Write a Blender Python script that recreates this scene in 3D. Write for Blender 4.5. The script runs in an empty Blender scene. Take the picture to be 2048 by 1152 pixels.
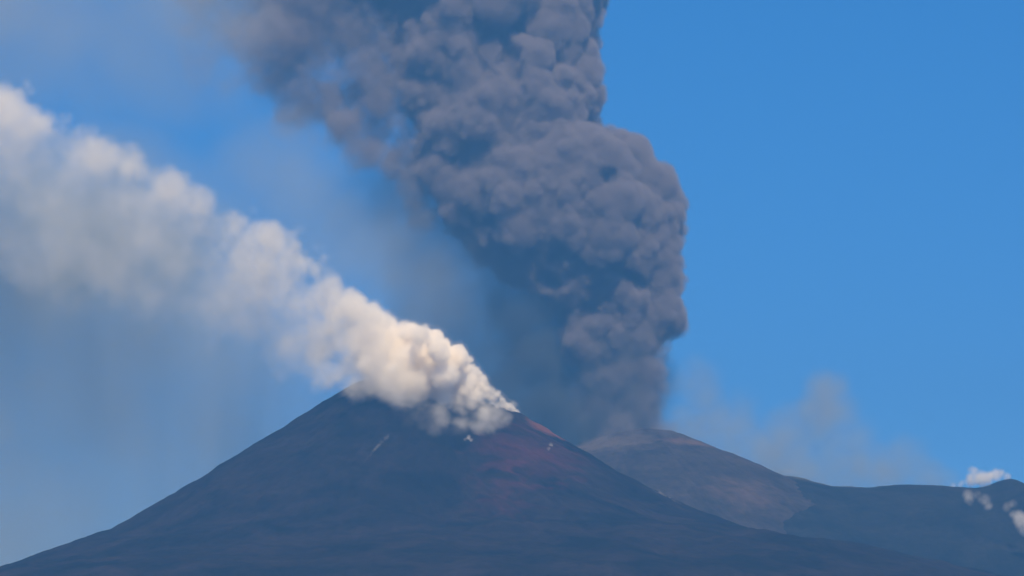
import bpy, bmesh, math, time
import numpy as np
from mathutils import Vector

T0 = time.time()
SC = bpy.context.scene
COL = SC.collection
RNG = np.random.default_rng(11)

# ------------------------------------------------------------------ camera
PITCH = math.radians(9.5)
FPX = 6288.0                                   # focal length in photo pixels (2048 wide)
CAM_Z = 2.0
cam = bpy.data.objects.new('camera', bpy.data.cameras.new('camera'))
COL.objects.link(cam)
cam.data.sensor_width = 36.0
cam.data.lens = 36.0 * FPX / 2048.0
cam.data.clip_start = 1.0
cam.data.clip_end = 200000.0
cam.location = (0, 0, CAM_Z)
cam.rotation_euler = (math.pi / 2 + PITCH, 0, 0)
SC.camera = cam

# ------------------------------------------------------------------ sky, sun, exposure
SUN_DIR = Vector((0.10, -0.70, 0.66)).normalized()      # towards the sun
SUN_EL = math.asin(SUN_DIR.z)
SUN_AZ = math.atan2(SUN_DIR.x, SUN_DIR.y)
w = bpy.data.worlds.new('World')
SC.world = w
w.use_nodes = True
nt = w.node_tree
nt.nodes.clear()
out = nt.nodes.new('ShaderNodeOutputWorld')
bg = nt.nodes.new('ShaderNodeBackground')
sky = nt.nodes.new('ShaderNodeTexSky')
sky.sky_type = 'NISHITA'
sky.sun_disc = False
sky.sun_elevation = SUN_EL
sky.sun_rotation = SUN_AZ
sky.altitude = 3000.0
sky.air_density = 1.0
sky.dust_density = 0.0
sky.ozone_density = 4.0
hs = nt.nodes.new('ShaderNodeHueSaturation')
hs.inputs['Saturation'].default_value = 1.34
bg.inputs['Strength'].default_value = 0.072
nt.links.new(sky.outputs[0], hs.inputs['Color'])
nt.links.new(hs.outputs[0], bg.inputs['Color'])
nt.links.new(bg.outputs[0], out.inputs['Surface'])

sun = bpy.data.objects.new('sun', bpy.data.lights.new('sun', 'SUN'))
sun.data.energy = 5.0
sun.data.angle = math.radians(0.5)
sun.data.color = (1.0, 0.77, 0.45)
sun.rotation_euler = SUN_DIR.to_track_quat('Z', 'Y').to_euler()
sun.location = (0, 0, 5000)
COL.objects.link(sun)

vs = SC.view_settings
vs.view_transform = 'Standard'
vs.look = 'None'
vs.gamma = 1.0
vs.use_curve_mapping = False
vs.exposure = 0.98
cy = SC.cycles
cy.max_bounces = 22
cy.diffuse_bounces = 2
cy.volume_bounces = 20
cy.transparent_max_bounces = 96
cy.volume_step_rate = 1.5
cy.use_denoising = True
HAZE_DENSITY = 6.3e-5
HAZE_COLOR = (0.090, 0.340, 0.83)

# ------------------------------------------------------------------ helpers
cP, sP = math.cos(PITCH), math.sin(PITCH)


def P(px, py, Y):
    """World point seen at photo pixel (px, py) at ground distance Y."""
    u = (np.asarray(px, float) - 1024) / FPX
    v = (576 - np.asarray(py, float)) / FPX
    k = Y / (cP - v * sP)
    return np.array([u * k, Y + 0 * k, CAM_Z + k * (sP + v * cP)])


def px_size(Y):
    return Y / (FPX * cP)


def project(x, y, z):
    d = y * cP + (z - CAM_Z) * sP
    up = -y * sP + (z - CAM_Z) * cP
    return 1024 + FPX * x / d, 576 - FPX * up / d


def smooth(t):
    t = np.clip(t, 0, 1)
    return t * t * (3 - 2 * t)


def _h2(ix, iy, seed):
    n = (ix.astype(np.int64) * 374761393 + iy.astype(np.int64) * 668265263 + seed * 1442695041) & 0xFFFFFFFF
    n = ((n ^ (n >> 13)) * 1274126177) & 0xFFFFFFFF
    return ((n ^ (n >> 16)) & 0xFFFF) / 65535.0


def noise2(x, y, seed=0):
    ix, iy = np.floor(x), np.floor(y)
    fx, fy = x - ix, y - iy
    fx, fy = fx * fx * fx * (fx * (fx * 6 - 15) + 10), fy * fy * fy * (fy * (fy * 6 - 15) + 10)
    a, b = _h2(ix, iy, seed), _h2(ix + 1, iy, seed)
    c, d = _h2(ix, iy + 1, seed), _h2(ix + 1, iy + 1, seed)
    return (a + (b - a) * fx) + ((c + (d - c) * fx) - (a + (b - a) * fx)) * fy


def fbm2(x, y, oct=5, seed=0, gain=0.5):
    s, a, t = 0, 1.0, 0
    for i in range(oct):
        s = s + a * (noise2(x, y, seed + i * 17) - 0.5)
        t += a
        a *= gain
        x, y = x * 2.03 + 3.7, y * 2.03 + 1.3
    return s / t * 2


def _axis_up(a, n, cells, off, ax):
    p = off + np.arange(n) * cells
    i = np.floor(p).astype(int)
    f = (p - i).astype(np.float32)
    f = f * f * (3 - 2 * f)
    sh = [1, 1, 1]
    sh[ax] = n
    f = f.reshape(sh)
    return np.take(a, i, ax) * (1 - f) + np.take(a, i + 1, ax) * f


def noise3(shape, cell, seed):
    """Value noise in -1..1 on a (z,y,x) grid, one cell spans `cell` voxels (a number or a (z,y,x) triple)."""
    r = np.random.default_rng(seed)
    if not hasattr(cell, '__len__'):
        cell = (cell,) * 3
    dims = [int(n / c) + 3 for n, c in zip(shape, cell)]
    a = (r.random(dims) * 2 - 1).astype(np.float32)
    for ax in (0, 1, 2):
        a = _axis_up(a, shape[ax], 1.0 / cell[ax], r.random(), ax)
    return a


def fbm3(shape, cell, oct, seed, gain=0.55):
    s, a, t = 0, 1.0, 0
    for i in range(oct):
        if not hasattr(cell, '__len__'):
            c = cell / 2 ** i
        else:
            c = [q / 2 ** i for q in cell]
        s = s + a * noise3(shape, c, seed + i)
        t += a * a
        a *= gain
    return s / math.sqrt(t)


def new_mat(name):
    m = bpy.data.materials.new(name)
    m.use_nodes = True
    m.node_tree.nodes.clear()
    return m, m.node_tree, m.node_tree.nodes.new('ShaderNodeOutputMaterial')


def ramp(nt, src, stops):
    r = nt.nodes.new('ShaderNodeValToRGB')
    e = r.color_ramp.elements
    while len(e) < len(stops):
        e.new(0.5)
    for k, (p, c) in zip(e, stops):
        k.position = p
        k.color = (*c, 1) if hasattr(c, '__len__') else (c, c, c, 1)
    nt.links.new(src, r.inputs[0])
    return r.outputs[0]


def tex(nt, co, scale, detail=6, rough=0.6, dist=0.0):
    n = nt.nodes.new('ShaderNodeTexNoise')
    n.inputs['Scale'].default_value = scale
    n.inputs['Detail'].default_value = detail
    n.inputs['Roughness'].default_value = rough
    n.inputs['Distortion'].default_value = dist
    nt.links.new(co, n.inputs['Vector'])
    return n.outputs['Fac']


def mix(nt, fac, a, b, mode='MIX'):
    m = nt.nodes.new('ShaderNodeMix')
    m.data_type = 'RGBA'
    m.blend_type = mode
    for s, v in ((m.inputs[0], fac), (m.inputs[6], a), (m.inputs[7], b)):
        if hasattr(v, 'is_linked'):
            nt.links.new(v, s)
        else:
            s.default_value = v if not hasattr(v, '__len__') else (*v, 1)
    return m.outputs[2]


def math_n(nt, op, a, b=0.0):
    m = nt.nodes.new('ShaderNodeMath')
    m.operation = op
    for s, v in ((m.inputs[0], a), (m.inputs[1], b)):
        if hasattr(v, 'is_linked'):
            nt.links.new(v, s)
        else:
            s.default_value = v
    return m.outputs[0]


def rock_mat(name, dark, mid, patches=(), fine=0.05):
    """Basalt and tephra: two tones broken up by noise, a bump, and patches of another tone (centre, radius xyz, colour, strength)."""
    m, nt, o = new_mat(name)
    b = nt.nodes.new('ShaderNodeBsdfDiffuse')
    b.inputs['Roughness'].default_value = 0.9
    co = nt.nodes.new('ShaderNodeTexCoord').outputs['Object']
    n1 = tex(nt, co, 0.006, 7, 0.62, 0.6)
    n2 = tex(nt, co, 0.05, 5, 0.65)
    c = mix(nt, ramp(nt, n1, ((0.38, 0), (0.64, 1))), dark, mid)
    c = mix(nt, ramp(nt, n2, ((0.3, 0.0), (0.75, 0.6))), c, mid, 'OVERLAY')
    for ctr, rad, col, k in patches:
        mp = nt.nodes.new('ShaderNodeMapping')
        mp.inputs['Location'].default_value = [-q / r for q, r in zip(ctr, rad)]
        mp.inputs['Scale'].default_value = [1 / r for r in rad]
        nt.links.new(co, mp.inputs[0])
        ln = nt.nodes.new('ShaderNodeVectorMath')
        ln.operation = 'LENGTH'
        nt.links.new(mp.outputs[0], ln.inputs[0])
        d = math_n(nt, 'ADD', ln.outputs['Value'], math_n(nt, 'MULTIPLY', math_n(nt, 'SUBTRACT', tex(nt, co, 0.012, 6, 0.65, 1.0), 0.5), 1.5))
        c = mix(nt, ramp(nt, d, ((0.45, k), (1.1, 0.0))), c, col)
    nt.links.new(c, b.inputs['Color'])
    bp = nt.nodes.new('ShaderNodeBump')
    bp.inputs['Strength'].default_value = 0.45
    bp.inputs['Distance'].default_value = 8.0
    nt.links.new(tex(nt, co, 0.03, 8, 0.68), bp.inputs['Height'])
    nt.links.new(bp.outputs[0], b.inputs['Normal'])
    nt.links.new(b.outputs[0], o.inputs['Surface'])
    return m


def grid_mesh(name, X, Y, Z, mat, wrap=False, origin=(0, 0, 0)):
    h, wd = X.shape
    co = np.stack([X - origin[0], Y - origin[1], Z - origin[2]], -1).reshape(-1, 3)
    i = np.arange(h * wd).reshape(h, wd)
    if wrap:
        i = np.concatenate([i, i[:, :1]], 1)
    f = np.stack([i[:-1, :-1], i[:-1, 1:], i[1:, 1:], i[1:, :-1]], -1).reshape(-1, 4)
    me = bpy.data.meshes.new(name)
    me.vertices.add(len(co))
    me.vertices.foreach_set('co', co.astype(np.float32).ravel())
    me.loops.add(f.size)
    me.loops.foreach_set('vertex_index', f.astype(np.int32).ravel())
    me.polygons.add(len(f))
    me.polygons.foreach_set('loop_start', np.arange(0, f.size, 4, dtype=np.int32))
    me.update(calc_edges=True)
    me.polygons.foreach_set('use_smooth', np.ones(len(f), bool))
    me.materials.append(mat)
    o = bpy.data.objects.new(name, me)
    o.location = origin
    COL.objects.link(o)
    return o


def tag(o, label=None, cat=None, kind=None, group=None):
    for k, v in (('label', label), ('category', cat), ('kind', kind), ('group', group)):
        if v:
            o[k] = v
    return o


# ------------------------------------------------------------------ terrain
D1, D2 = 8000.0, 9300.0


def profile(pts, xc_px, Y, tail):
    """(radius, height) samples of a slope from photo pixels, then a tail down to the plain."""
    w_ = P([p[0] for p in pts], [p[1] for p in pts], Y)
    xc = P(xc_px, pts[0][1], Y)[0]
    r = np.abs(w_[0] - xc)
    z = w_[2]
    r = np.concatenate([r, [t[0] for t in tail]])
    z = np.concatenate([z, [t[1] for t in tail]])
    return r, z


def smooth_interp(r, rr, zz):
    """Piecewise linear profile, softened a little."""
    s = 0
    for k, wt in ((-24, .1), (-12, .2), (0, .4), (12, .2), (24, .1)):
        s = s + wt * np.interp(r + k, rr, zz)
    return s


def cone(name, cx_px, Y, left, right, rim, tail_l, tail_r, mat, bowl, seed, gully, blend=1.0):
    rl, zl = profile(left, cx_px, Y, tail_l)
    rr, zr = profile(right, cx_px, Y, tail_r)
    xc = float(P(cx_px, left[0][1], Y)[0])
    rad = np.concatenate([np.linspace(0, 1, 40) * rim * 0.95, rim * 0.95 + (5200 - rim) * (np.linspace(0, 1, 300)[1:] ** 1.6)])
    th = np.linspace(0, 2 * np.pi, 900, endpoint=False)
    R, TH = np.meshgrid(rad, th, indexing='ij')
    dx, dy = R * np.cos(TH), R * np.sin(TH)
    wgt = smooth(0.5 + 0.5 * np.cos(TH) * blend)
    Rn = R * (1 + 0.03 * fbm2(np.cos(TH) * 2 + 9, np.sin(TH) * 2 + R / 900, 3, seed))
    Z = smooth_interp(np.maximum(Rn, rim), rl, zl) * (1 - wgt) + smooth_interp(np.maximum(Rn, rim), rr, zr) * wgt
    inside = np.clip((rim - R) / rim, 0, 1)
    Z = Z - bowl * smooth(inside * 1.6)
    out_f = smooth((R - rim * 0.8) / 250)
    g = np.abs(fbm2(TH * 14 + fbm2(dx / 500, dy / 500, 3, seed + 3) * 1.5, R / 1400, 4, seed + 5))
    Z = Z - out_f * gully * (1 - np.clip(g * 2.2, 0, 1)) * smooth(R / 900)
    Z = Z + fbm2(dx / 170, dy / 170, 6, seed + 9, 0.55) * (5 + 9 * out_f) + fbm2(dx / 30, dy / 30, 3, seed + 21) * (2.5 + 4 * np.exp(-((R - rim) / 120) ** 2))
    return grid_mesh(name, xc + dx, Y + dy, Z, mat, True, (xc, Y, 0))


LEFT1 = [(715, 768), (700, 778), (600, 838), (500, 902), (400, 965), (330, 1007), (290, 1032), (250, 1056), (215, 1080), (150, 1104), (75, 1128), (0, 1158)]
RIGHT1 = [(1040, 828), (1070, 846), (1100, 868), (1170, 906), (1300, 980), (1400, 1030), (1500, 1068), (1600, 1094), (1700, 1110), (1850, 1140)]
x1 = float(P(877, 800, D1)[0])


def at1(px, py, dy=0):
    p = P(px, py, D1 + dy)
    return (p[0] - x1, dy, p[2])


RED = (0.075, 0.022, 0.034)
m_cone = rock_mat('volcano_basalt', (0.009, 0.009, 0.013), (0.024, 0.019, 0.024), [
    (at1(1085, 865, -60), (75, 130, 42), (0.14, 0.055, 0.045), 0.6),
    (at1(1050, 960, -260), (190, 340, 150), RED, 0.5),
    (at1(1000, 1090, -420), (160, 460, 180), RED, 0.5),
    (at1(480, 1065, -200), (70, 200, 30), RED, 0.4)])
volcano = cone('volcano', 877, D1, LEFT1, RIGHT1, 205, [(1500, 512), (2300, 310), (3600, 60), (5300, -60)],
               [(1700, 490), (2500, 280), (3700, 50), (5300, -60)], m_cone, 70, 3, 7)
tag(volcano, 'dark steep volcano cone with steam pouring from its top', 'volcano', 'structure')

RIGHT2 = [(1320, 862), (1352, 866), (1390, 880), (1440, 900), (1480, 917), (1520, 934), (1555, 951), (1620, 985), (1700, 1020)]
LEFT2 = [(1200, 872), (1170, 882), (1120, 905), (1050, 940), (950, 990)]
x2 = float(P(1260, 870, D2)[0])


def at2(px, py, dy=0):
    p = P(px, py, D2 + dy)
    return (p[0] - x2, dy, p[2])


m_rear = rock_mat('tephra', (0.030, 0.027, 0.030), (0.054, 0.046, 0.048), [
    (at2(1200, 890, -150), (190, 260, 40), (0.095, 0.08, 0.076), 0.6),
    (at2(1370, 890, -120), (110, 200, 22), (0.12, 0.08, 0.07), 0.5),
    (at2(1480, 1020, -400), (140, 300, 110), (0.10, 0.07, 0.065), 0.5)])
rear = cone('crater_cone', 1260, D2, LEFT2, RIGHT2, 88, [(1200, 560), (2300, 280), (5300, -60)],
            [(900, 740), (1300, 610), (2400, 280), (5300, -60)], m_rear, 40, 41, 5)
tag(rear, 'pale dusty cone behind, at the foot of the ash column', 'volcano', 'structure')

# the ridge on the right: a long saddle with a small hill at its end
RID = [(1400, 955), (1545, 945), (1575, 947), (1600, 950), (1640, 962), (1665, 969), (1700, 970), (1740, 973), (1800, 967), (1860, 969), (1900, 972), (1950, 977), (1975, 971),
       (2000, 962), (2018, 957), (2035, 965), (2070, 985), (2200, 1020), (2600, 1080), (4200, 1160)]
rp = P([p[0] for p in RID], [p[1] for p in RID], D2)
gx = np.concatenate([np.linspace(P(1380, 950, D2)[0], P(2150, 950, D2)[0], 520), np.linspace(P(2150, 950, D2)[0], 5200, 160)[1:]])
gy = np.linspace(6300, 12500, 420)
Xr, Yr = np.meshgrid(gx, gy)
crest = 0
for k, wt in ((-12, .25), (0, .5), (12, .25)):
    crest = crest + wt * np.interp(Xr + k, rp[0], rp[2])
ybend = D2 + 60 * np.sin(Xr / 400)
dfront = np.maximum(ybend - Yr, 0)
dback = np.maximum(Yr - ybend, 0)
Zr = crest - 0.152 * dfront - 0.000198 * np.minimum(dfront, 1100) ** 2 - 0.38 * np.maximum(dfront - 1100, 0) - 0.42 * dback
Zr += fbm2(Xr / 210, Yr / 210, 6, 77, 0.55) * (2 + 14 * smooth((np.abs(Yr - ybend) - 30) / 250)) + fbm2(Xr / 25, Yr / 25, 3, 88) * 1.5
m_ridge = rock_mat('ridge_lava', (0.012, 0.014, 0.017), (0.024, 0.024, 0.026))
ridge = tag(grid_mesh('ridge', Xr, Yr, Zr, m_ridge, False, (float(gx[0]), D2, 0)), 'long dark ridge on the right with a small hill at its end', 'ridge', 'structure')

m_ground = rock_mat('plain_soil', (0.04, 0.042, 0.03), (0.08, 0.075, 0.055))
GX, GY = np.meshgrid(np.linspace(-16000, 16000, 60), np.linspace(-6000, 24000, 60))
ground = tag(grid_mesh('ground', GX, GY, GX * 0, m_ground), 'wide dark plain at the foot of the mountains', 'ground', 'structure')
print('terrain', round(time.time() - T0, 1))


# ------------------------------------------------------------------ volume clouds
GRID_GAIN = 500.0      # renderers skip grid cells under 0.001, so thin air is stored scaled up


class Cloud:
    """A density grid over a box, filled from soft spheres; distances in metres."""

    def __init__(self, name, lo, hi, h, seed):
        self.name, self.h = name, h
        self.lo = np.array(lo, float)
        n = np.maximum(np.ceil((np.array(hi) - self.lo) / h).astype(int) + 1, 4)
        self.n = n
        self.shape = (n[2], n[1], n[0])
        self.x = (self.lo[0] + np.arange(n[0]) * h).astype(np.float32)
        self.y = (self.lo[1] + np.arange(n[1]) * h).astype(np.float32)
        self.z = (self.lo[2] + np.arange(n[2]) * h).astype(np.float32)
        self.d = np.zeros(self.shape, np.float32)
        self.noise = None

    def pixels(self):
        z, y, x = np.meshgrid(self.z, self.y, self.x, indexing='ij', sparse=True)
        dd = y * cP + (z - CAM_Z) * sP
        return 1024 + FPX * x / dd, (576 - FPX * (-y * sP + (z - CAM_Z) * cP) / dd) + 0 * x

    def ball(self, c, r, dens, soft, amp=0.0, squash=(1, 1, 1)):
        sl = []
        ax = []
        for k, a in ((2, self.z), (1, self.y), (0, self.x)):
            rr = (r + amp) * squash[k]
            i0 = max(int((c[k] - rr - self.lo[k]) / self.h), 0)
            i1 = min(int((c[k] + rr - self.lo[k]) / self.h) + 2, self.n[k])
            if i0 >= i1:
                return
            sl.append(slice(i0, i1))
            ax.append(((a[i0:i1] - c[k]) / squash[k]) ** 2)
        sl = tuple(sl)
        f = r - np.sqrt(ax[0][:, None, None] + ax[1][None, :, None] + ax[2][None, None, :])
        if amp and self.noise is not None:
            f = f + self.noise[sl] * amp
        v = dens * smooth(f / soft)
        np.maximum(self.d[sl], v, out=self.d[sl])

    def carve(self, c, r, soft, squash, amp):
        sl, ax = [], []
        for k, a in ((2, self.z), (1, self.y), (0, self.x)):
            rr = (r + amp) * squash[k]
            i0 = max(int((c[k] - rr - self.lo[k]) / self.h), 0)
            i1 = min(int((c[k] + rr - self.lo[k]) / self.h) + 2, self.n[k])
            if i0 >= i1:
                return
            sl.append(slice(i0, i1))
            ax.append(((a[i0:i1] - c[k]) / squash[k]) ** 2)
        sl = tuple(sl)
        f = r - np.sqrt(ax[0][:, None, None] + ax[1][None, :, None] + ax[2][None, None, :]) + self.noise[sl] * amp
        self.d[sl] *= 1 - 0.85 * smooth(f / soft)

    def finish(self):
        b = self.d
        b[0], b[-1] = 0, 0
        b[:, 0], b[:, -1] = 0, 0
        b[:, :, 0], b[:, :, -1] = 0, 0
        b[b < 2e-3 * b.max()] = 0


def density_tree(name, src, lo, h, n, mat):
    g = bpy.data.node_groups.new(name, 'GeometryNodeTree')
    g.interface.new_socket('Geometry', in_out='INPUT', socket_type='NodeSocketGeometry')
    g.interface.new_socket('Geometry', in_out='OUTPUT', socket_type='NodeSocketGeometry')
    N, L = g.nodes.new, g.links.new
    vc = N('GeometryNodeVolumeCube')
    vc.inputs['Min'].default_value = lo
    vc.inputs['Max'].default_value = [lo[i] + h * (n[i] - 1) for i in range(3)]
    for i, k in enumerate('XYZ'):
        vc.inputs['Resolution ' + k].default_value = int(n[i])
    oi = N('GeometryNodeObjectInfo')
    oi.inputs['Object'].default_value = src
    si = N('GeometryNodeSampleIndex')
    si.data_type, si.domain = 'FLOAT', 'POINT'
    L(oi.outputs['Geometry'], si.inputs['Geometry'])
    na = N('GeometryNodeInputNamedAttribute')
    na.data_type = 'FLOAT'
    na.inputs['Name'].default_value = 'smoke'
    L(na.outputs['Attribute'], si.inputs['Value'])

    def vm(op, a, b=None, scale=None):
        q = N('ShaderNodeVectorMath')
        q.operation = op
        L(a, q.inputs[0])
        if b is not None:
            q.inputs[1].default_value = b
        if scale is not None:
            q.inputs['Scale'].default_value = scale
        return q
    q = vm('SUBTRACT', N('GeometryNodeInputPosition').outputs[0], lo)
    q = vm('SCALE', q.outputs[0], None, 1 / h)
    q = vm('ADD', q.outputs[0], (.5, .5, .5))
    q = vm('FLOOR', q.outputs[0])
    sp = N('ShaderNodeSeparateXYZ')
    L(q.outputs[0], sp.inputs[0])

    def im(op, a, b):
        q = N('FunctionNodeIntegerMath')
        q.operation = op
        L(a, q.inputs[0])
        if isinstance(b, int):
            q.inputs[1].default_value = b
        else:
            L(b, q.inputs[1])
        return q.outputs[0]
    idx = im('ADD', im('MULTIPLY', sp.outputs[2], int(n[1])), sp.outputs[1])
    idx = im('ADD', im('MULTIPLY', idx, int(n[0])), sp.outputs[0])
    L(idx, si.inputs['Index'])
    L(si.outputs[0], vc.inputs['Density'])
    sm = N('GeometryNodeSetMaterial')
    sm.inputs['Material'].default_value = mat
    L(vc.outputs[0], sm.inputs[0])
    L(sm.outputs[0], N('NodeGroupOutput').inputs[0])
    return g


def smoke_mat(name, color, absorb=(0, 0, 0), aniso=0.0, scale=1.0, grid=True):
    m, nt, o = new_mat(name)
    p = nt.nodes.new('ShaderNodeVolumePrincipled')
    p.inputs['Color'].default_value = (*color, 1)
    p.inputs['Density'].default_value = scale / (GRID_GAIN if grid else 1)
    p.inputs['Anisotropy'].default_value = aniso
    p.inputs['Absorption Color'].default_value = (*absorb, 1)
    nt.links.new(p.outputs[0], o.inputs['Volume'])
    return m


def film_mat(name, color, fac):
    """The thin outermost dust or mist of a cloud: nearly clear, a trace of diffuse."""
    m, nt, o = new_mat(name)
    d = nt.nodes.new('ShaderNodeBsdfDiffuse')
    d.inputs['Color'].default_value = (*color, 1)
    t = nt.nodes.new('ShaderNodeBsdfTransparent')
    mx = nt.nodes.new('ShaderNodeMixShader')
    mx.inputs[0].default_value = fac
    nt.links.new(t.outputs[0], mx.inputs[1])
    nt.links.new(d.outputs[0], mx.inputs[2])
    nt.links.new(mx.outputs[0], o.inputs['Surface'])
    return m


def tree_io(name):
    g = bpy.data.node_groups.new(name, 'GeometryNodeTree')
    g.interface.new_socket('Geometry', in_out='INPUT', socket_type='NodeSocketGeometry')
    g.interface.new_socket('Geometry', in_out='OUTPUT', socket_type='NodeSocketGeometry')
    return g


def keep_largest(me):
    """Drop stray specks of a cloud's skin; one cloud, one body."""
    n = len(me.vertices)
    e = np.empty(len(me.edges) * 2, np.int32)
    me.edges.foreach_get('vertices', e)
    e = e.reshape(-1, 2)
    lab = np.arange(n)
    while True:
        m_ = np.minimum(lab[e[:, 0]], lab[e[:, 1]])
        new = lab.copy()
        np.minimum.at(new, e[:, 0], m_)
        np.minimum.at(new, e[:, 1], m_)
        new = new[new]
        if (new == lab).all():
            break
        lab = new
    u_, cnt = np.unique(lab, return_counts=True)
    bad = np.where(lab != u_[cnt.argmax()])[0]
    if len(bad):
        bm = bmesh.new()
        bm.from_mesh(me)
        bm.verts.ensure_lookup_table()
        bmesh.ops.delete(bm, geom=[bm.verts[i] for i in bad], context='VERTS')
        bm.to_mesh(me)
        bm.free()


def emit_cloud(c, mat, film=None, level=0.0, coarse=3.0, name=None, vol_name='smoke', label=None, cat=None, group=None, stuff=False):
    """The cloud as a volume; with a film, its outer surface becomes the thing and the volume its part."""
    c.finish()
    lo = [float(q) for q in c.lo]
    org = [float(q) for q in (c.lo + c.h * (c.n - 1) / 2)]
    llo = [a - b for a, b in zip(lo, org)]
    me = bpy.data.meshes.new(c.name + '_samples')
    me.vertices.add(c.d.size)
    a = me.attributes.new('smoke', 'FLOAT', 'POINT')
    a.data.foreach_set('value', c.d.ravel() * GRID_GAIN)
    src = bpy.data.objects.new(c.name + '_samples', me)
    v = bpy.data.objects.new(vol_name, bpy.data.volumes.new(vol_name))
    v.data.materials.append(mat)
    COL.objects.link(v)
    v.modifiers.new('density', 'NODES').node_group = density_tree(c.name, src, llo, c.h, c.n, mat)
    if film is None:
        v.location = org
        return tag(v, label, cat, 'stuff' if stuff else None, group)
    g = tree_io(c.name + '_skin')
    N, L = g.nodes.new, g.links.new
    oi = N('GeometryNodeObjectInfo')
    oi.inputs['Object'].default_value = v
    vm = N('GeometryNodeVolumeToMesh')
    vm.resolution_mode = 'VOXEL_SIZE'
    vm.inputs['Voxel Size'].default_value = c.h * coarse
    vm.inputs['Threshold'].default_value = level * GRID_GAIN
    vm.inputs['Adaptivity'].default_value = 0.15
    L(oi.outputs['Geometry'], vm.inputs[0])
    ss = N('GeometryNodeSetShadeSmooth')
    L(vm.outputs[0], ss.inputs[0])
    L(ss.outputs[0], N('NodeGroupOutput').inputs[0])
    tmp = bpy.data.objects.new('tmp', bpy.data.meshes.new('tmp'))
    COL.objects.link(tmp)
    tmp.modifiers.new('skin', 'NODES').node_group = g
    dg = bpy.context.evaluated_depsgraph_get()
    sk = bpy.data.meshes.new_from_object(tmp.evaluated_get(dg))
    bpy.data.objects.remove(tmp)
    keep_largest(sk)
    sk.materials.clear()
    sk.materials.append(film)
    sk.name = name
    h = bpy.data.objects.new(name, sk)
    h.location = org
    COL.objects.link(h)
    v.parent = h
    print(name, 'skin', len(sk.polygons))
    return tag(h, label, cat, None, group)


def unit(n, rng, bias=None, k=0.0):
    v = rng.normal(size=(n, 3))
    v /= np.linalg.norm(v, axis=1)[:, None]
    if bias is not None:
        v = v + k * bias
        v /= np.linalg.norm(v, axis=1)[:, None]
    return v


def cauliflower(c, ctr, r, outward, dens, soft, rng, levels, amp):
    """A round billow, with smaller billows on its outer side, and smaller ones on those."""
    c.ball(ctr, r, dens, soft, amp)
    if not levels:
        return
    n, f0, f1 = levels[0]
    for v in unit(n, rng, outward, 0.7):
        r2 = r * rng.uniform(f0, f1)
        cauliflower(c, ctr + v * (r - r2 * rng.uniform(0.45, 0.75)), r2, v, dens, max(soft * 0.75, c.h * 1.5), rng, levels[1:], amp * 0.6)


# ---- the ash column
S2 = px_size(D2 / cP * 1.0)
ASH = [(-260, 500, 1175), (-120, 640, 1200), (0, 765, 1213), (60, 775, 1185), (100, 778, 1192), (150, 790, 1218), (200, 800, 1200), (255, 808, 1206), (270, 812, 1275), (300, 825, 1300),
       (340, 845, 1325), (400, 885, 1358), (450, 925, 1368), (500, 975, 1366), (540, 1035, 1372), (580, 1075, 1358), (620, 1100, 1372), (655, 1118, 1372),
       (672, 1120, 1352), (720, 1130, 1350), (800, 1140, 1350), (880, 1150, 1352)]
apy, aL, aR = (np.array([a[i] for a in ASH], float) for i in range(3))


FOLDS = [[(1160, 335, 9), (1205, 352, 15), (1245, 362, 13), (1290, 425, 15), (1312, 468, 17)],
         [(985, 40, 14), (1020, 110, 18), (1050, 190, 18), (1030, 235, 13)], [(1075, 190, 8), (1130, 165, 12), (1180, 190, 9)],
         [(1110, 245, 7), (1150, 300, 10), (1175, 335, 10)], [(1045, 548, 16), (1110, 556, 16), (1190, 540, 14), (1260, 548, 13), (1320, 585, 10)],
         [(900, 420, 9), (980, 440, 12), (1060, 500, 12), (1075, 535, 10)], [(890, 120, 14), (905, 200, 16), (930, 260, 12)], [(1290, 560, 8), (1310, 615, 12), (1330, 655, 10)],
         [(975, 395, 8), (1010, 385, 10), (1040, 400, 7)]]


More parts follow.
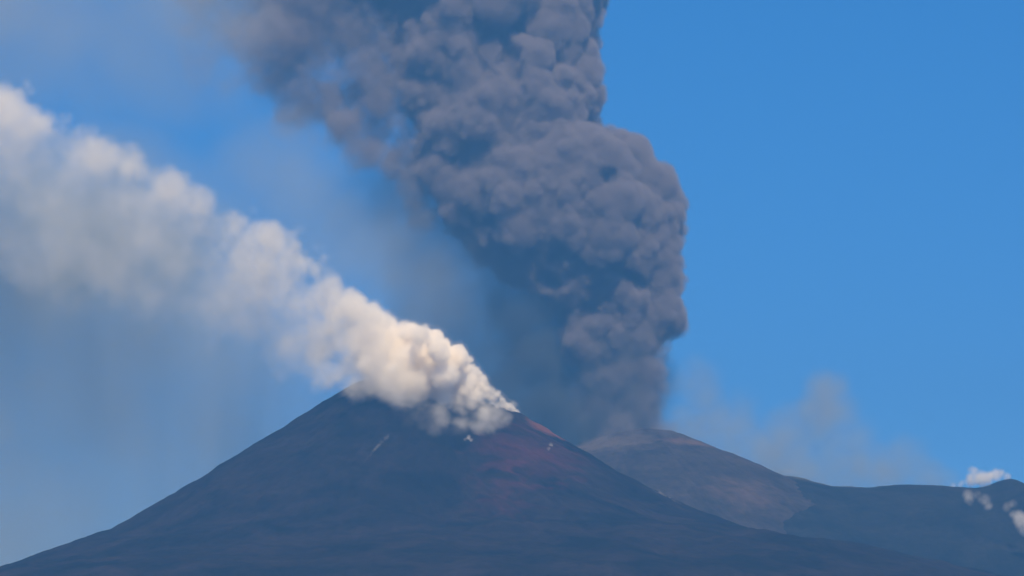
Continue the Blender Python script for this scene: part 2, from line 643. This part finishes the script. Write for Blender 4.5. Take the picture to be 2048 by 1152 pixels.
def ash_column():
    rng = np.random.default_rng(5)
    lo = P(330, 935, D2) - np.array([0, 330, 0])
    hi = P(1420, -270, D2) + np.array([0, 330, 0])
    lo[0] = min(P(330, -270, D2)[0], P(330, 935, D2)[0])
    c = Cloud('ash_column', lo, hi, 4.0, 1)
    s = px_size(D2)
    c.noise = fbm3(c.shape, 24, 4, 50, 0.6)
    print('ash grid', c.shape, c.d.size / 1e6, round(time.time() - T0, 1))
    # solid heart
    px, py = c.pixels()
    L, R = np.interp(py, apy, aL), np.interp(py, apy, aR)
    a = (R - L) / 2
    rr = np.sqrt(((px - (L + R) / 2) / a) ** 2 + ((c.y[None, :, None] - D2) / (a * 0.8 * s)) ** 2)
    low = smooth((py - 640) / 60)
    f = (0.86 + 0.13 * low - rr) * a * s
    f += c.noise * (14 + 22 * low)
    dens = 0.05 * (1 - 0.6 * low)
    c.d = np.maximum(c.d, (dens * smooth(f / (28 + 45 * low))).astype(np.float32))
    del px, L, R, a, rr, f
    # big billows on its skin
    for _ in range(260):
        y_ = rng.uniform(-250, 670)
        L_, R_ = np.interp(y_, apy, aL), np.interp(y_, apy, aR)
        a_ = (R_ - L_) / 2
        phi = rng.uniform(0, 2 * math.pi)
        r = a_ * (0.16 + 0.34 * rng.random() ** 1.4)
        k = a_ - r * rng.uniform(0.85, 1.0)
        cx = (L_ + R_) / 2 + k * math.cos(phi)
        span = np.linspace(y_ - r, y_ + r, 9)
        wid = np.sqrt(np.maximum(r * r - (span - y_) ** 2, 0))
        over = np.max(cx + wid - np.interp(span, apy, aR)) - 5
        if over > 0:
            k -= over / max(math.cos(phi), 0.3)
        if k < a_ * 0.3:
            continue
        ctr = P((L_ + R_) / 2 + k * math.cos(phi), y_, D2 + 0.8 * k * s * math.sin(phi))
        o = np.array([math.cos(phi), math.sin(phi), 0.1])
        soft = 21 if math.cos(phi) > -0.3 else 40
        cauliflower(c, ctr, r * s, o, 0.05, soft, rng, [(9, 0.28, 0.55), (5, 0.3, 0.5)], 17)
    # the overhanging nose low on the windward side, and the shoulder above it
    for q in [(1318, 600, 50), (1340, 632, 34), (1300, 640, 30), (1348, 525, 27), (1240, 318, 50), (1275, 300, 30), (1290, 360, 45), (1190, 185, 30), (1330, 430, 40)]:
        o = np.array([0.8, -0.5, -0.2])
        cauliflower(c, P(q[0], q[1], D2 - 60), q[2] * s * .9, o, 0.06, 16, rng, [(12, .25, .45), (6, .3, .5)], 7)
    # the older, softer ash blowing off to the upper left
    for q in [(700, 90, 105, .010), (640, 170, 105, .007), (560, 70, 120, .006), (710, 240, 85, .009), (600, -60, 150, .008), (760, 150, 90, .013), (810, 300, 65, .015), (470, 40, 100, .0040),
              (500, -130, 150, .006), (730, 0, 120, .010), (640, 240, 70, .005), (550, 150, 90, .005), (760, 230, 95, .012), (840, 350, 60, .014), (690, 170, 100, .010), (430, 80, 80, .0028), (620, 30, 130, .008),
              (480, 130, 70, .0035), (880, 420, 60, .010), (930, 490, 55, .009), (590, 200, 80, .005), (400, -40, 100, .003), (760, 260, 70, .010), (700, 30, 110, .009), (820, 240, 75, .014), (820, 130, 65, .016), (660, 140, 65, .010), (640, 135, 90, .010), (800, 220, 70, .012), (570, 130, 80, .005), (610, 200, 70, .005)]:
        for v in unit(22, rng):
            k = rng.random() ** .5
            ctr = P(q[0] + v[0] * q[2] * .8 * k, q[1] + v[2] * q[2] * .8 * k, D2 + v[1] * q[2] * .7)
            c.ball(ctr, q[2] * rng.uniform(.3, .75) * s, 1.8 * q[3] * rng.uniform(.4, 1.1), 75, 55)
    # looser lumps sinking out of the underside into the stem
    for _ in range(46):
        y_ = 655 + 150 * rng.random() ** 1.5
        phi = rng.uniform(0, 2 * math.pi)
        a_ = (np.interp(y_, apy, aR) - np.interp(y_, apy, aL)) / 2
        r = rng.uniform(22, 44)
        ctr = P(np.interp(y_, apy, aR) - a_ + (a_ - r * .8) * math.cos(phi), y_, D2 + 0.8 * (a_ - r * .8) * s * math.sin(phi))
        cauliflower(c, ctr, r * s, np.array([math.cos(phi), math.sin(phi), .1]), 0.034 - 0.0001 * (y_ - 655), 42, rng, [(6, .3, .5)], 22)
    # dust kicked up round the foot
    for q in [(1215, 885, 30), (1265, 876, 34), (1310, 868, 32), (1340, 864, 24), (1180, 890, 24), (1290, 885, 30), (1240, 860, 40), (1370, 872, 22)]:
        for v in unit(8, rng):
            c.ball(P(q[0] + v[0] * q[2] * .7, q[1] + v[2] * q[2] * .5, D2 - 155 + v[1] * 25), q[2] * s * rng.uniform(.5, .8), .008, 34, 16)
    # deep folds between the big billows
    for line in FOLDS:
        for (xa, ya, ra), (xb, yb, rb) in zip(line, line[1:]):
            for k in np.linspace(0, 1, 9):
                X, Yp, rp = xa + (xb - xa) * k, ya + (yb - ya) * k, (ra + (rb - ra) * k) * rng.uniform(.8, 1.2)
                L_, R_ = np.interp(Yp, apy, aL), np.interp(Yp, apy, aR)
                a_ = (R_ - L_) / 2
                e = max(1 - ((X - (L_ + R_) / 2) / a_) ** 2, 0.05)
                c.carve(P(X, Yp, D2 - 0.8 * a_ * s * math.sqrt(e)), rp * s * 1.15, 34, (1, 2.0, 1), 34)
    fine = fbm3(c.shape, 9, 3, 700, 0.6)
    f = np.minimum(c.d / 0.05, 1.0)
    c.d *= np.clip(1 + (0.9 * (1 - f) + 0.2) * fine + 0.35 * fbm3(c.shape, (60, 16, 12), 2, 720) * low, 0.15, 2.0).astype(np.float32)
    return c


ash = ash_column()
m_ash = smoke_mat('ash_smoke', (0.37, 0.335, 0.365), aniso=0.0)
f_ash = film_mat('ash_dust_film', (0.16, 0.15, 0.15), 0.03)
emit_cloud(ash, m_ash, f_ash, 0.006, 2.2, 'ash_column', 'ash_smoke', 'tall billowing dark grey ash column rising from the crater behind', 'ash cloud')
print('ash', round(time.time() - T0, 1))

# ---- the steam plume from the front cone
EDGE = [(1040, 824), (1018, 800), (992, 770), (960, 728), (925, 690), (885, 660), (840, 648), (800, 640), (745, 598), (700, 566), (645, 522), (605, 476), (555, 440), (500, 424), (445, 408), (400, 360),
        (345, 332), (300, 300), (250, 284), (190, 255), (130, 225), (70, 196), (10, 166), (-80, 140), (-200, 100), (-330, 60)]
ew = np.array(EDGE, float)
es = np.concatenate([[0], np.cumsum(np.hypot(*np.diff(ew, axis=0).T))])


def steam_plume():
    rng = np.random.default_rng(8)
    Yc = D1 - 250
    s = px_size(Yc)
    lo = P(-330, 900, Yc) - np.array([0, 330, 0])
    hi = P(1060, 40, Yc) + np.array([0, 330, 0])
    c = Cloud('steam_plume', lo, hi, 4.0, 2)
    c.noise = fbm3(c.shape, 22, 4, 90, 0.62)
    tot = es[-1]
    for _ in range(1500):
        t = tot * rng.random() ** 1.3
        ex, ey = np.interp(t, es, ew[:, 0]), np.interp(t, es, ew[:, 1])
        tx, ty = np.interp(t + 70, es, ew[:, 0]) - np.interp(t - 70, es, ew[:, 0]), np.interp(t + 70, es, ew[:, 1]) - np.interp(t - 70, es, ew[:, 1])
        l = math.hypot(tx, ty)
        nx_, ny_ = ty / l, -tx / l                  # perpendicular to the edge, into the plume (down left)
        if ny_ < 0:
            nx_, ny_ = -nx_, -ny_
        thick = np.interp(t, [0, 50, 120, 220, 320, 420, 700, 1000, 1500], [18, 60, 105, 150, 168, 180, 235, 300, 380])
        u = rng.random() ** 1.3
        r = max(thick * rng.uniform(0.09, 0.22) * (0.7 + 0.9 * u), 8)
        k = r * rng.uniform(0.8, 1.15) + u * (thick - r)
        X, Yp = ex + nx_ * k, ey + ny_ * k
        yc = np.interp(t, [0, 22, 60, 120, 200, 1500], [D1 - 25, D1 - 110, D1 - 195, D1 - 235, Yc - 10, Yc - 20]) + rng.normal() * min(thick, 230) * 0.33 * s
        yc = min(max(yc, Yc - 300), Yc + 300)
        dens = np.interp(t, [0, 180, 300, 460, 900, 1500], [.18, .15, .034, .0066, .0036, .011]) * (1 - u) ** np.interp(t, [0, 400, 800, 1500], [1.2, 1.9, 4.5, 9.0]) + np.interp(t, [0, 200, 500, 1500], [.03, .012, .0018, .0002])
        soft = np.interp(t, [0, 220, 380, 900, 1500], [6.5, 8.5, 20, 32, 30]) * (1 + 2.2 * u)
        ctr = P(X, Yp, yc)
        o = np.array([-nx_, 0, ny_])
        lv = [(9, .3, .55), (5, .3, .55)] if u < 0.35 else ([(6, .35, .6)] if u < .65 else [])
        cauliflower(c, ctr, r * s, o, dens, min(soft, r * s), rng, lv, np.interp(t, [0, 220, 400, 900], [5, 10, 24, 30]) * (1 + u))
    # small curls lifting off the upper edge
    for px, py, rp, dn in [(305, 258, 9, .014), (309, 272, 9, .016), (304, 290, 10, .018), (277, 282, 10, .012), (270, 300, 13, .014), (407, 356, 12, .010), (412, 376, 13, .012), (420, 400, 15, .012), (245, 262, 11, .008),
                           (500, 398, 16, .008), (512, 416, 17, .010), (640, 500, 18, .012), (652, 516, 16, .014), (60, 178, 16, .016), (600, 452, 14, .008), (1030, 808, 9, .10), (1020, 815, 8, .1)]:
        for v in unit(5, rng):
            ctr = P(px + v[0] * rp * .5, py + v[2] * rp * .6, (D1 - 30 if px > 1000 else Yc) + v[1] * rp * .5)
            c.ball(ctr, rp * rng.uniform(.6, .9) * s, 0.6 * dn * rng.uniform(.6, 1.2), 22, 14)
    # thin patches trailing over the rim and down the front
    for px, py, rp, dn in [(830, 815, 55, .014), (900, 835, 48, .02), (770, 790, 55, .012), (960, 845, 36, .03), (870, 862, 42, .010), (800, 856, 34, .008), (985, 822, 28, .03), (1012, 838, 14, .03),
                           (730, 770, 45, .006), (925, 862, 38, .012), (840, 850, 45, .009), (1000, 835, 22, .03), (850, 775, 60, .012), (690, 760, 40, .006), (650, 700, 70, .010), (700, 720, 60, .014), (600, 670, 70, .007), (740, 740, 50, .012), (940, 815, 40, .025)]:
        for v in unit(7, rng):
            ctr = P(px + v[0] * rp * .6, py + v[2] * rp * .5, D1 - 285 - 2.3 * (py - 800) + abs(px - 880) * .3 + v[1] * 25)
            c.ball(ctr, rp * rng.uniform(.35, .75) * s, 0.55 * dn * rng.uniform(.5, 1.2), 32, 22)
    c.d *= np.clip(1 + 0.7 * fbm3(c.shape, 26, 5, 400, 0.62), 0.08, 2.8)
    f = np.minimum(c.d / 0.06, 1.0)
    c.d *= np.clip(1 + 0.8 * (1 - f) * fbm3(c.shape, 7, 3, 430, 0.6), 0.1, 2.0)
    return c


steam = steam_plume()
m_steam = smoke_mat('steam', (0.993, 0.972, 0.945), aniso=0.0)
f_steam = film_mat('steam_mist_film', (0.8, 0.8, 0.8), 0.02)
emit_cloud(steam, m_steam, f_steam, 0.003, 2.5, 'steam_plume', 'steam', 'long white steam plume blowing left off the top of the front cone', 'steam cloud')
print('steam', round(time.time() - T0, 1))

# ---- thin drifting ash and vapour: too faint to have an outline
def veil(name, blobs, Y, dy, h, seed, streak, contrast, n):
    rng = np.random.default_rng(seed)
    s = px_size(Y)
    xs = [P(b_[0] + q * b_[2] * 1.6, b_[1] + q * b_[2] * 1.6, Y) for b_ in blobs for q in (-1.25, 1.25)]
    xs = np.array(xs)
    lo, hi = xs.min(0), xs.max(0)
    lo[1], hi[1] = Y - dy, Y + dy
    c = Cloud(name, lo, hi, h, seed)
    streak = streak if hasattr(streak, '__len__') else (streak,) * 3
    c.noise = fbm3(c.shape, [q * 1.6 for q in streak], 3, seed)
    for px, py, rp, dn in blobs:
        for v in unit(n, rng):
            r_ = rp * rng.uniform(.4, .8)
            k = rng.random() ** .5
            c.ball(P(px + v[0] * rp * .7 * k, py + v[2] * rp * .7 * k, Y + v[1] * dy * 0.5), r_ * s, dn * rng.uniform(.6, 1.1), r_ * s * 1.1, r_ * s * .26)
    c.d *= np.clip(1 + contrast * fbm3(c.shape, streak, 4, seed + 5), 0.1, 2.2)
    return c


fall = veil('falling_ash', [(980, 560, 130, .0045), (1050, 640, 105, .012), (1080, 720, 95, .016), (1105, 800, 95, .018), (1010, 760, 110, .009), (930, 660, 140, .005), (900, 500, 150, .004), (850, 400, 140, .0032),
                            (1125, 600, 85, .014), (1140, 680, 85, .016), (990, 840, 100, .008), (780, 400, 140, .002), (1240, 700, 110, .006), (1240, 780, 115, .008), (1235, 860, 105, .008), (930, 760, 120, .005), (860, 600, 130, .003),
                            (1060, 870, 90, .010), (1150, 850, 95, .014), (1090, 560, 70, .010)], D2 + 60, 300, 8.0, 21, (46, 14, 10), 0.25, 30)
m_fall = smoke_mat('falling_ash', (0.14, 0.17, 0.21), scale=1.4)
emit_cloud(fall, m_fall, vol_name='falling_ash', label='faint dark curtain of ash sinking left of the ash column', cat='falling ash', stuff=True)

drift = veil('drifting_vapour', [(0, 640, 380, .0021), (200, 760, 360, .0019), (60, 950, 380, .0018), (380, 700, 300, .0017), (-260, 800, 420, .002), (480, 800, 240, .0012), (330, 960, 320, .0015), (60, 1150, 380, .0016), (-300, 1100, 400, .0018),
                                 (600, 420, 180, .0014), (700, 520, 170, .0015), (560, 330, 160, .0009), (800, 580, 150, .0011), (60, 40, 260, .0014), (240, 60, 220, .0011), (-180, 20, 280, .0015), (320, -80, 240, .0011), (150, 560, 280, .0034), (330, 560, 200, .0030), (40, 480, 220, .0026),
                                 (-160, 540, 300, .0024), (600, 860, 180, .0008), (380, 130, 150, .0007), (-300, 300, 300, .0012)], D1 + 250, 300, 14.0, 31, 18, 0.14, 40)
m_drift = smoke_mat('drifting_vapour', (0.58, 0.60, 0.55), scale=1.3)
emit_cloud(drift, m_drift, vol_name='drifting_vapour', label='faint pale vapour spreading over the sky on the left', cat='vapour', stuff=True)

dust = veil('dust_cloud', [(1655, 790, 55, .0032), (1640, 850, 80, .0036), (1560, 880, 90, .0032), (1470, 860, 80, .0028), (1700, 905, 90, .0032), (1790, 935, 75, .0025), (1410, 830, 65, .0026), (1390, 760, 60, .0018),
                           (1600, 930, 80, .0034), (1380, 860, 60, .0035), (1520, 910, 80, .003), (1680, 950, 70, .003), (1860, 950, 60, .002), (1440, 900, 80, .0025), (1340, 880, 50, .004), (1250, 890, 60, .004), (1180, 890, 45, .004)], D2 + 40, 170, 7.0, 41, 12, 0.4, 20)
m_dust = smoke_mat('dust', (0.60, 0.56, 0.38), scale=1.4)
f_dust = film_mat('dust_film', (0.3, 0.27, 0.24), 0.01)
emit_cloud(dust, m_dust, f_dust, 0.0008, 2.0, 'dust_cloud', 'dust', 'thin beige dust cloud hanging over the saddle of the right ridge', 'dust cloud')
print('veils', round(time.time() - T0, 1))

# ---- small steam vents, each standing on the slope the camera sees it against
bpy.context.view_layer.update()


def on_slope(px, py):
    dg = bpy.context.evaluated_depsgraph_get()
    d = Vector(P(px, py, 8000.0)) - cam.location
    best = None
    for o in (volcano, rear, ridge):
        ok, loc, nor, _ = o.ray_cast(o.matrix_world.inverted() @ cam.location, d.normalized(), distance=20000)
        if ok:
            y = (o.matrix_world @ loc).y
            best = y if best is None else min(best, y)
    return best


def vent(name, label, puffs, h, seed, Y=None, level=.004, line=False, rough=.3, off=2.5):
    rng = np.random.default_rng(seed)
    if line:
        q = np.array(puffs, float)
        t = np.linspace(0, len(q) - 1, 5 * len(q))
        puffs = np.stack([np.interp(t, np.arange(len(q)), q[:, i]) for i in range(4)], 1)
        puffs[:, :2] += rng.normal(size=(len(puffs), 2)) * 0.6
    pts = []
    for px, py, rp, dn in puffs:
        y = Y or on_slope(px, py) or D2
        pts.append((P(px, py, y - rp * px_size(y) * off), rp * px_size(y), dn))
    c0 = np.array([p[0] for p in pts])
    m_ = max(p[1] for p in pts) * 1.9 + 4
    c = Cloud(name, c0.min(0) - m_, c0.max(0) + m_, h, seed)
    c.noise = fbm3(c.shape, 8, 3, seed, .6)
    for ctr, r_, dn in pts:
        for v in unit(8, rng):
            c.ball(ctr + v * r_ * .5, r_ * rng.uniform(.7, 1.1), dn * rng.uniform(.7, 1.3), max(r_ * 1.0, 4), r_ * .25)
    c.d *= np.clip(1 + rough * fbm3(c.shape, 7, 3, seed + 3), 0.3, 1.8)
    return emit_cloud(c, m_steam, f_steam, level, 1.6, name, 'steam', label, 'steam vent', 'small steam vents on the slopes')


vent('steam_vent', 'pinkish white ragged steam on the crest left of the small hill',
     [(2014, 953, 8, .05), (2000, 948, 9, .06), (1988, 953, 12, .06), (1972, 958, 13, .06), (1958, 957, 15, .055), (1948, 945, 10, .05), (1940, 962, 12, .05), (1922, 968, 9, .035), (1992, 942, 7, .03), (1942, 938, 7, .025),
      (1905, 970, 7, .02), (1966, 966, 10, .05)], 3.0, 61, Y=D2 - 20)
vent('steam_vent', 'two faint grey steam puffs just under the right crest', [(1936, 990, 11, .016), (1940, 1001, 10, .015), (1954, 990, 9, .010), (1968, 998, 11, .016), (1977, 1010, 9, .015)], 3.0, 62, off=13, level=.002)
vent('steam_vent', 'round white steam puff low on the ridge at the right frame edge', [(2036, 1038, 14, .04), (2044, 1052, 14, .04), (2028, 1028, 9, .02), (2058, 1046, 15, .04), (2050, 1064, 10, .02)], 3.0, 63, off=13)
vent('steam_vent', 'faint wisp of steam above the round white puff', [(2016, 1014, 9, .008), (2026, 1008, 8, .007)], 3.0, 64, off=13, level=.0015)
vent('steam_vent', 'thin slanting streak of vapour on the left face of the front cone', [(724, 930, 2.5, .005), (744, 905, 3, .009), (760, 887, 3.5, .011), (776, 870, 4, .010)], 2.0, 65, level=.0015, line=True)
vent('steam_vent', 'tiny bright steam puff on the front cone below the plume', [(936, 875, 5, .05), (942, 880, 4, .04), (930, 879, 4, .025)], 1.6, 66)
vent('steam_vent', 'tiny pale puff on the reddish right shoulder of the front cone', [(1102, 890, 4.5, .03), (1097, 897, 4, .025)], 1.6, 67)
vent('steam_vent', 'pale streak along the right edge of the front cone', [(1304, 980, 2.5, .012), (1322, 988, 3, .02), (1340, 997, 3, .016), (1362, 1008, 2.5, .008)], 2.0, 68, level=.0015, line=True)
vent('steam_vent', 'faint white trace where the ridge leaves the rear cone', [(1566, 944, 3.5, .01), (1582, 943, 4.5, .016), (1602, 947, 3.5, .008)], 2.0, 69, Y=D2 + 10, level=.0015, line=True)
print('vents', round(time.time() - T0, 1))

# ------------------------------------------------------------------ air
m_haze = smoke_mat('haze', HAZE_COLOR, scale=HAZE_DENSITY, grid=False)
b = [(-16500, -6500, -61), (16500, 24500, 3300)]
hx, hy, hz = zip(*b)
hv = [(x, y, z) for z in hz for y in hy for x in hx]
hm = bpy.data.meshes.new('haze')
hm.from_pydata(hv, [], [(0, 2, 3, 1), (4, 5, 7, 6), (0, 1, 5, 4), (2, 6, 7, 3), (0, 4, 6, 2), (1, 3, 7, 5)])
hm.materials.append(m_haze)
haze = bpy.data.objects.new('haze', hm)
COL.objects.link(haze)
tag(haze, 'blue daylight haze filling the air', 'haze', 'stuff')
print('done', round(time.time() - T0, 1))
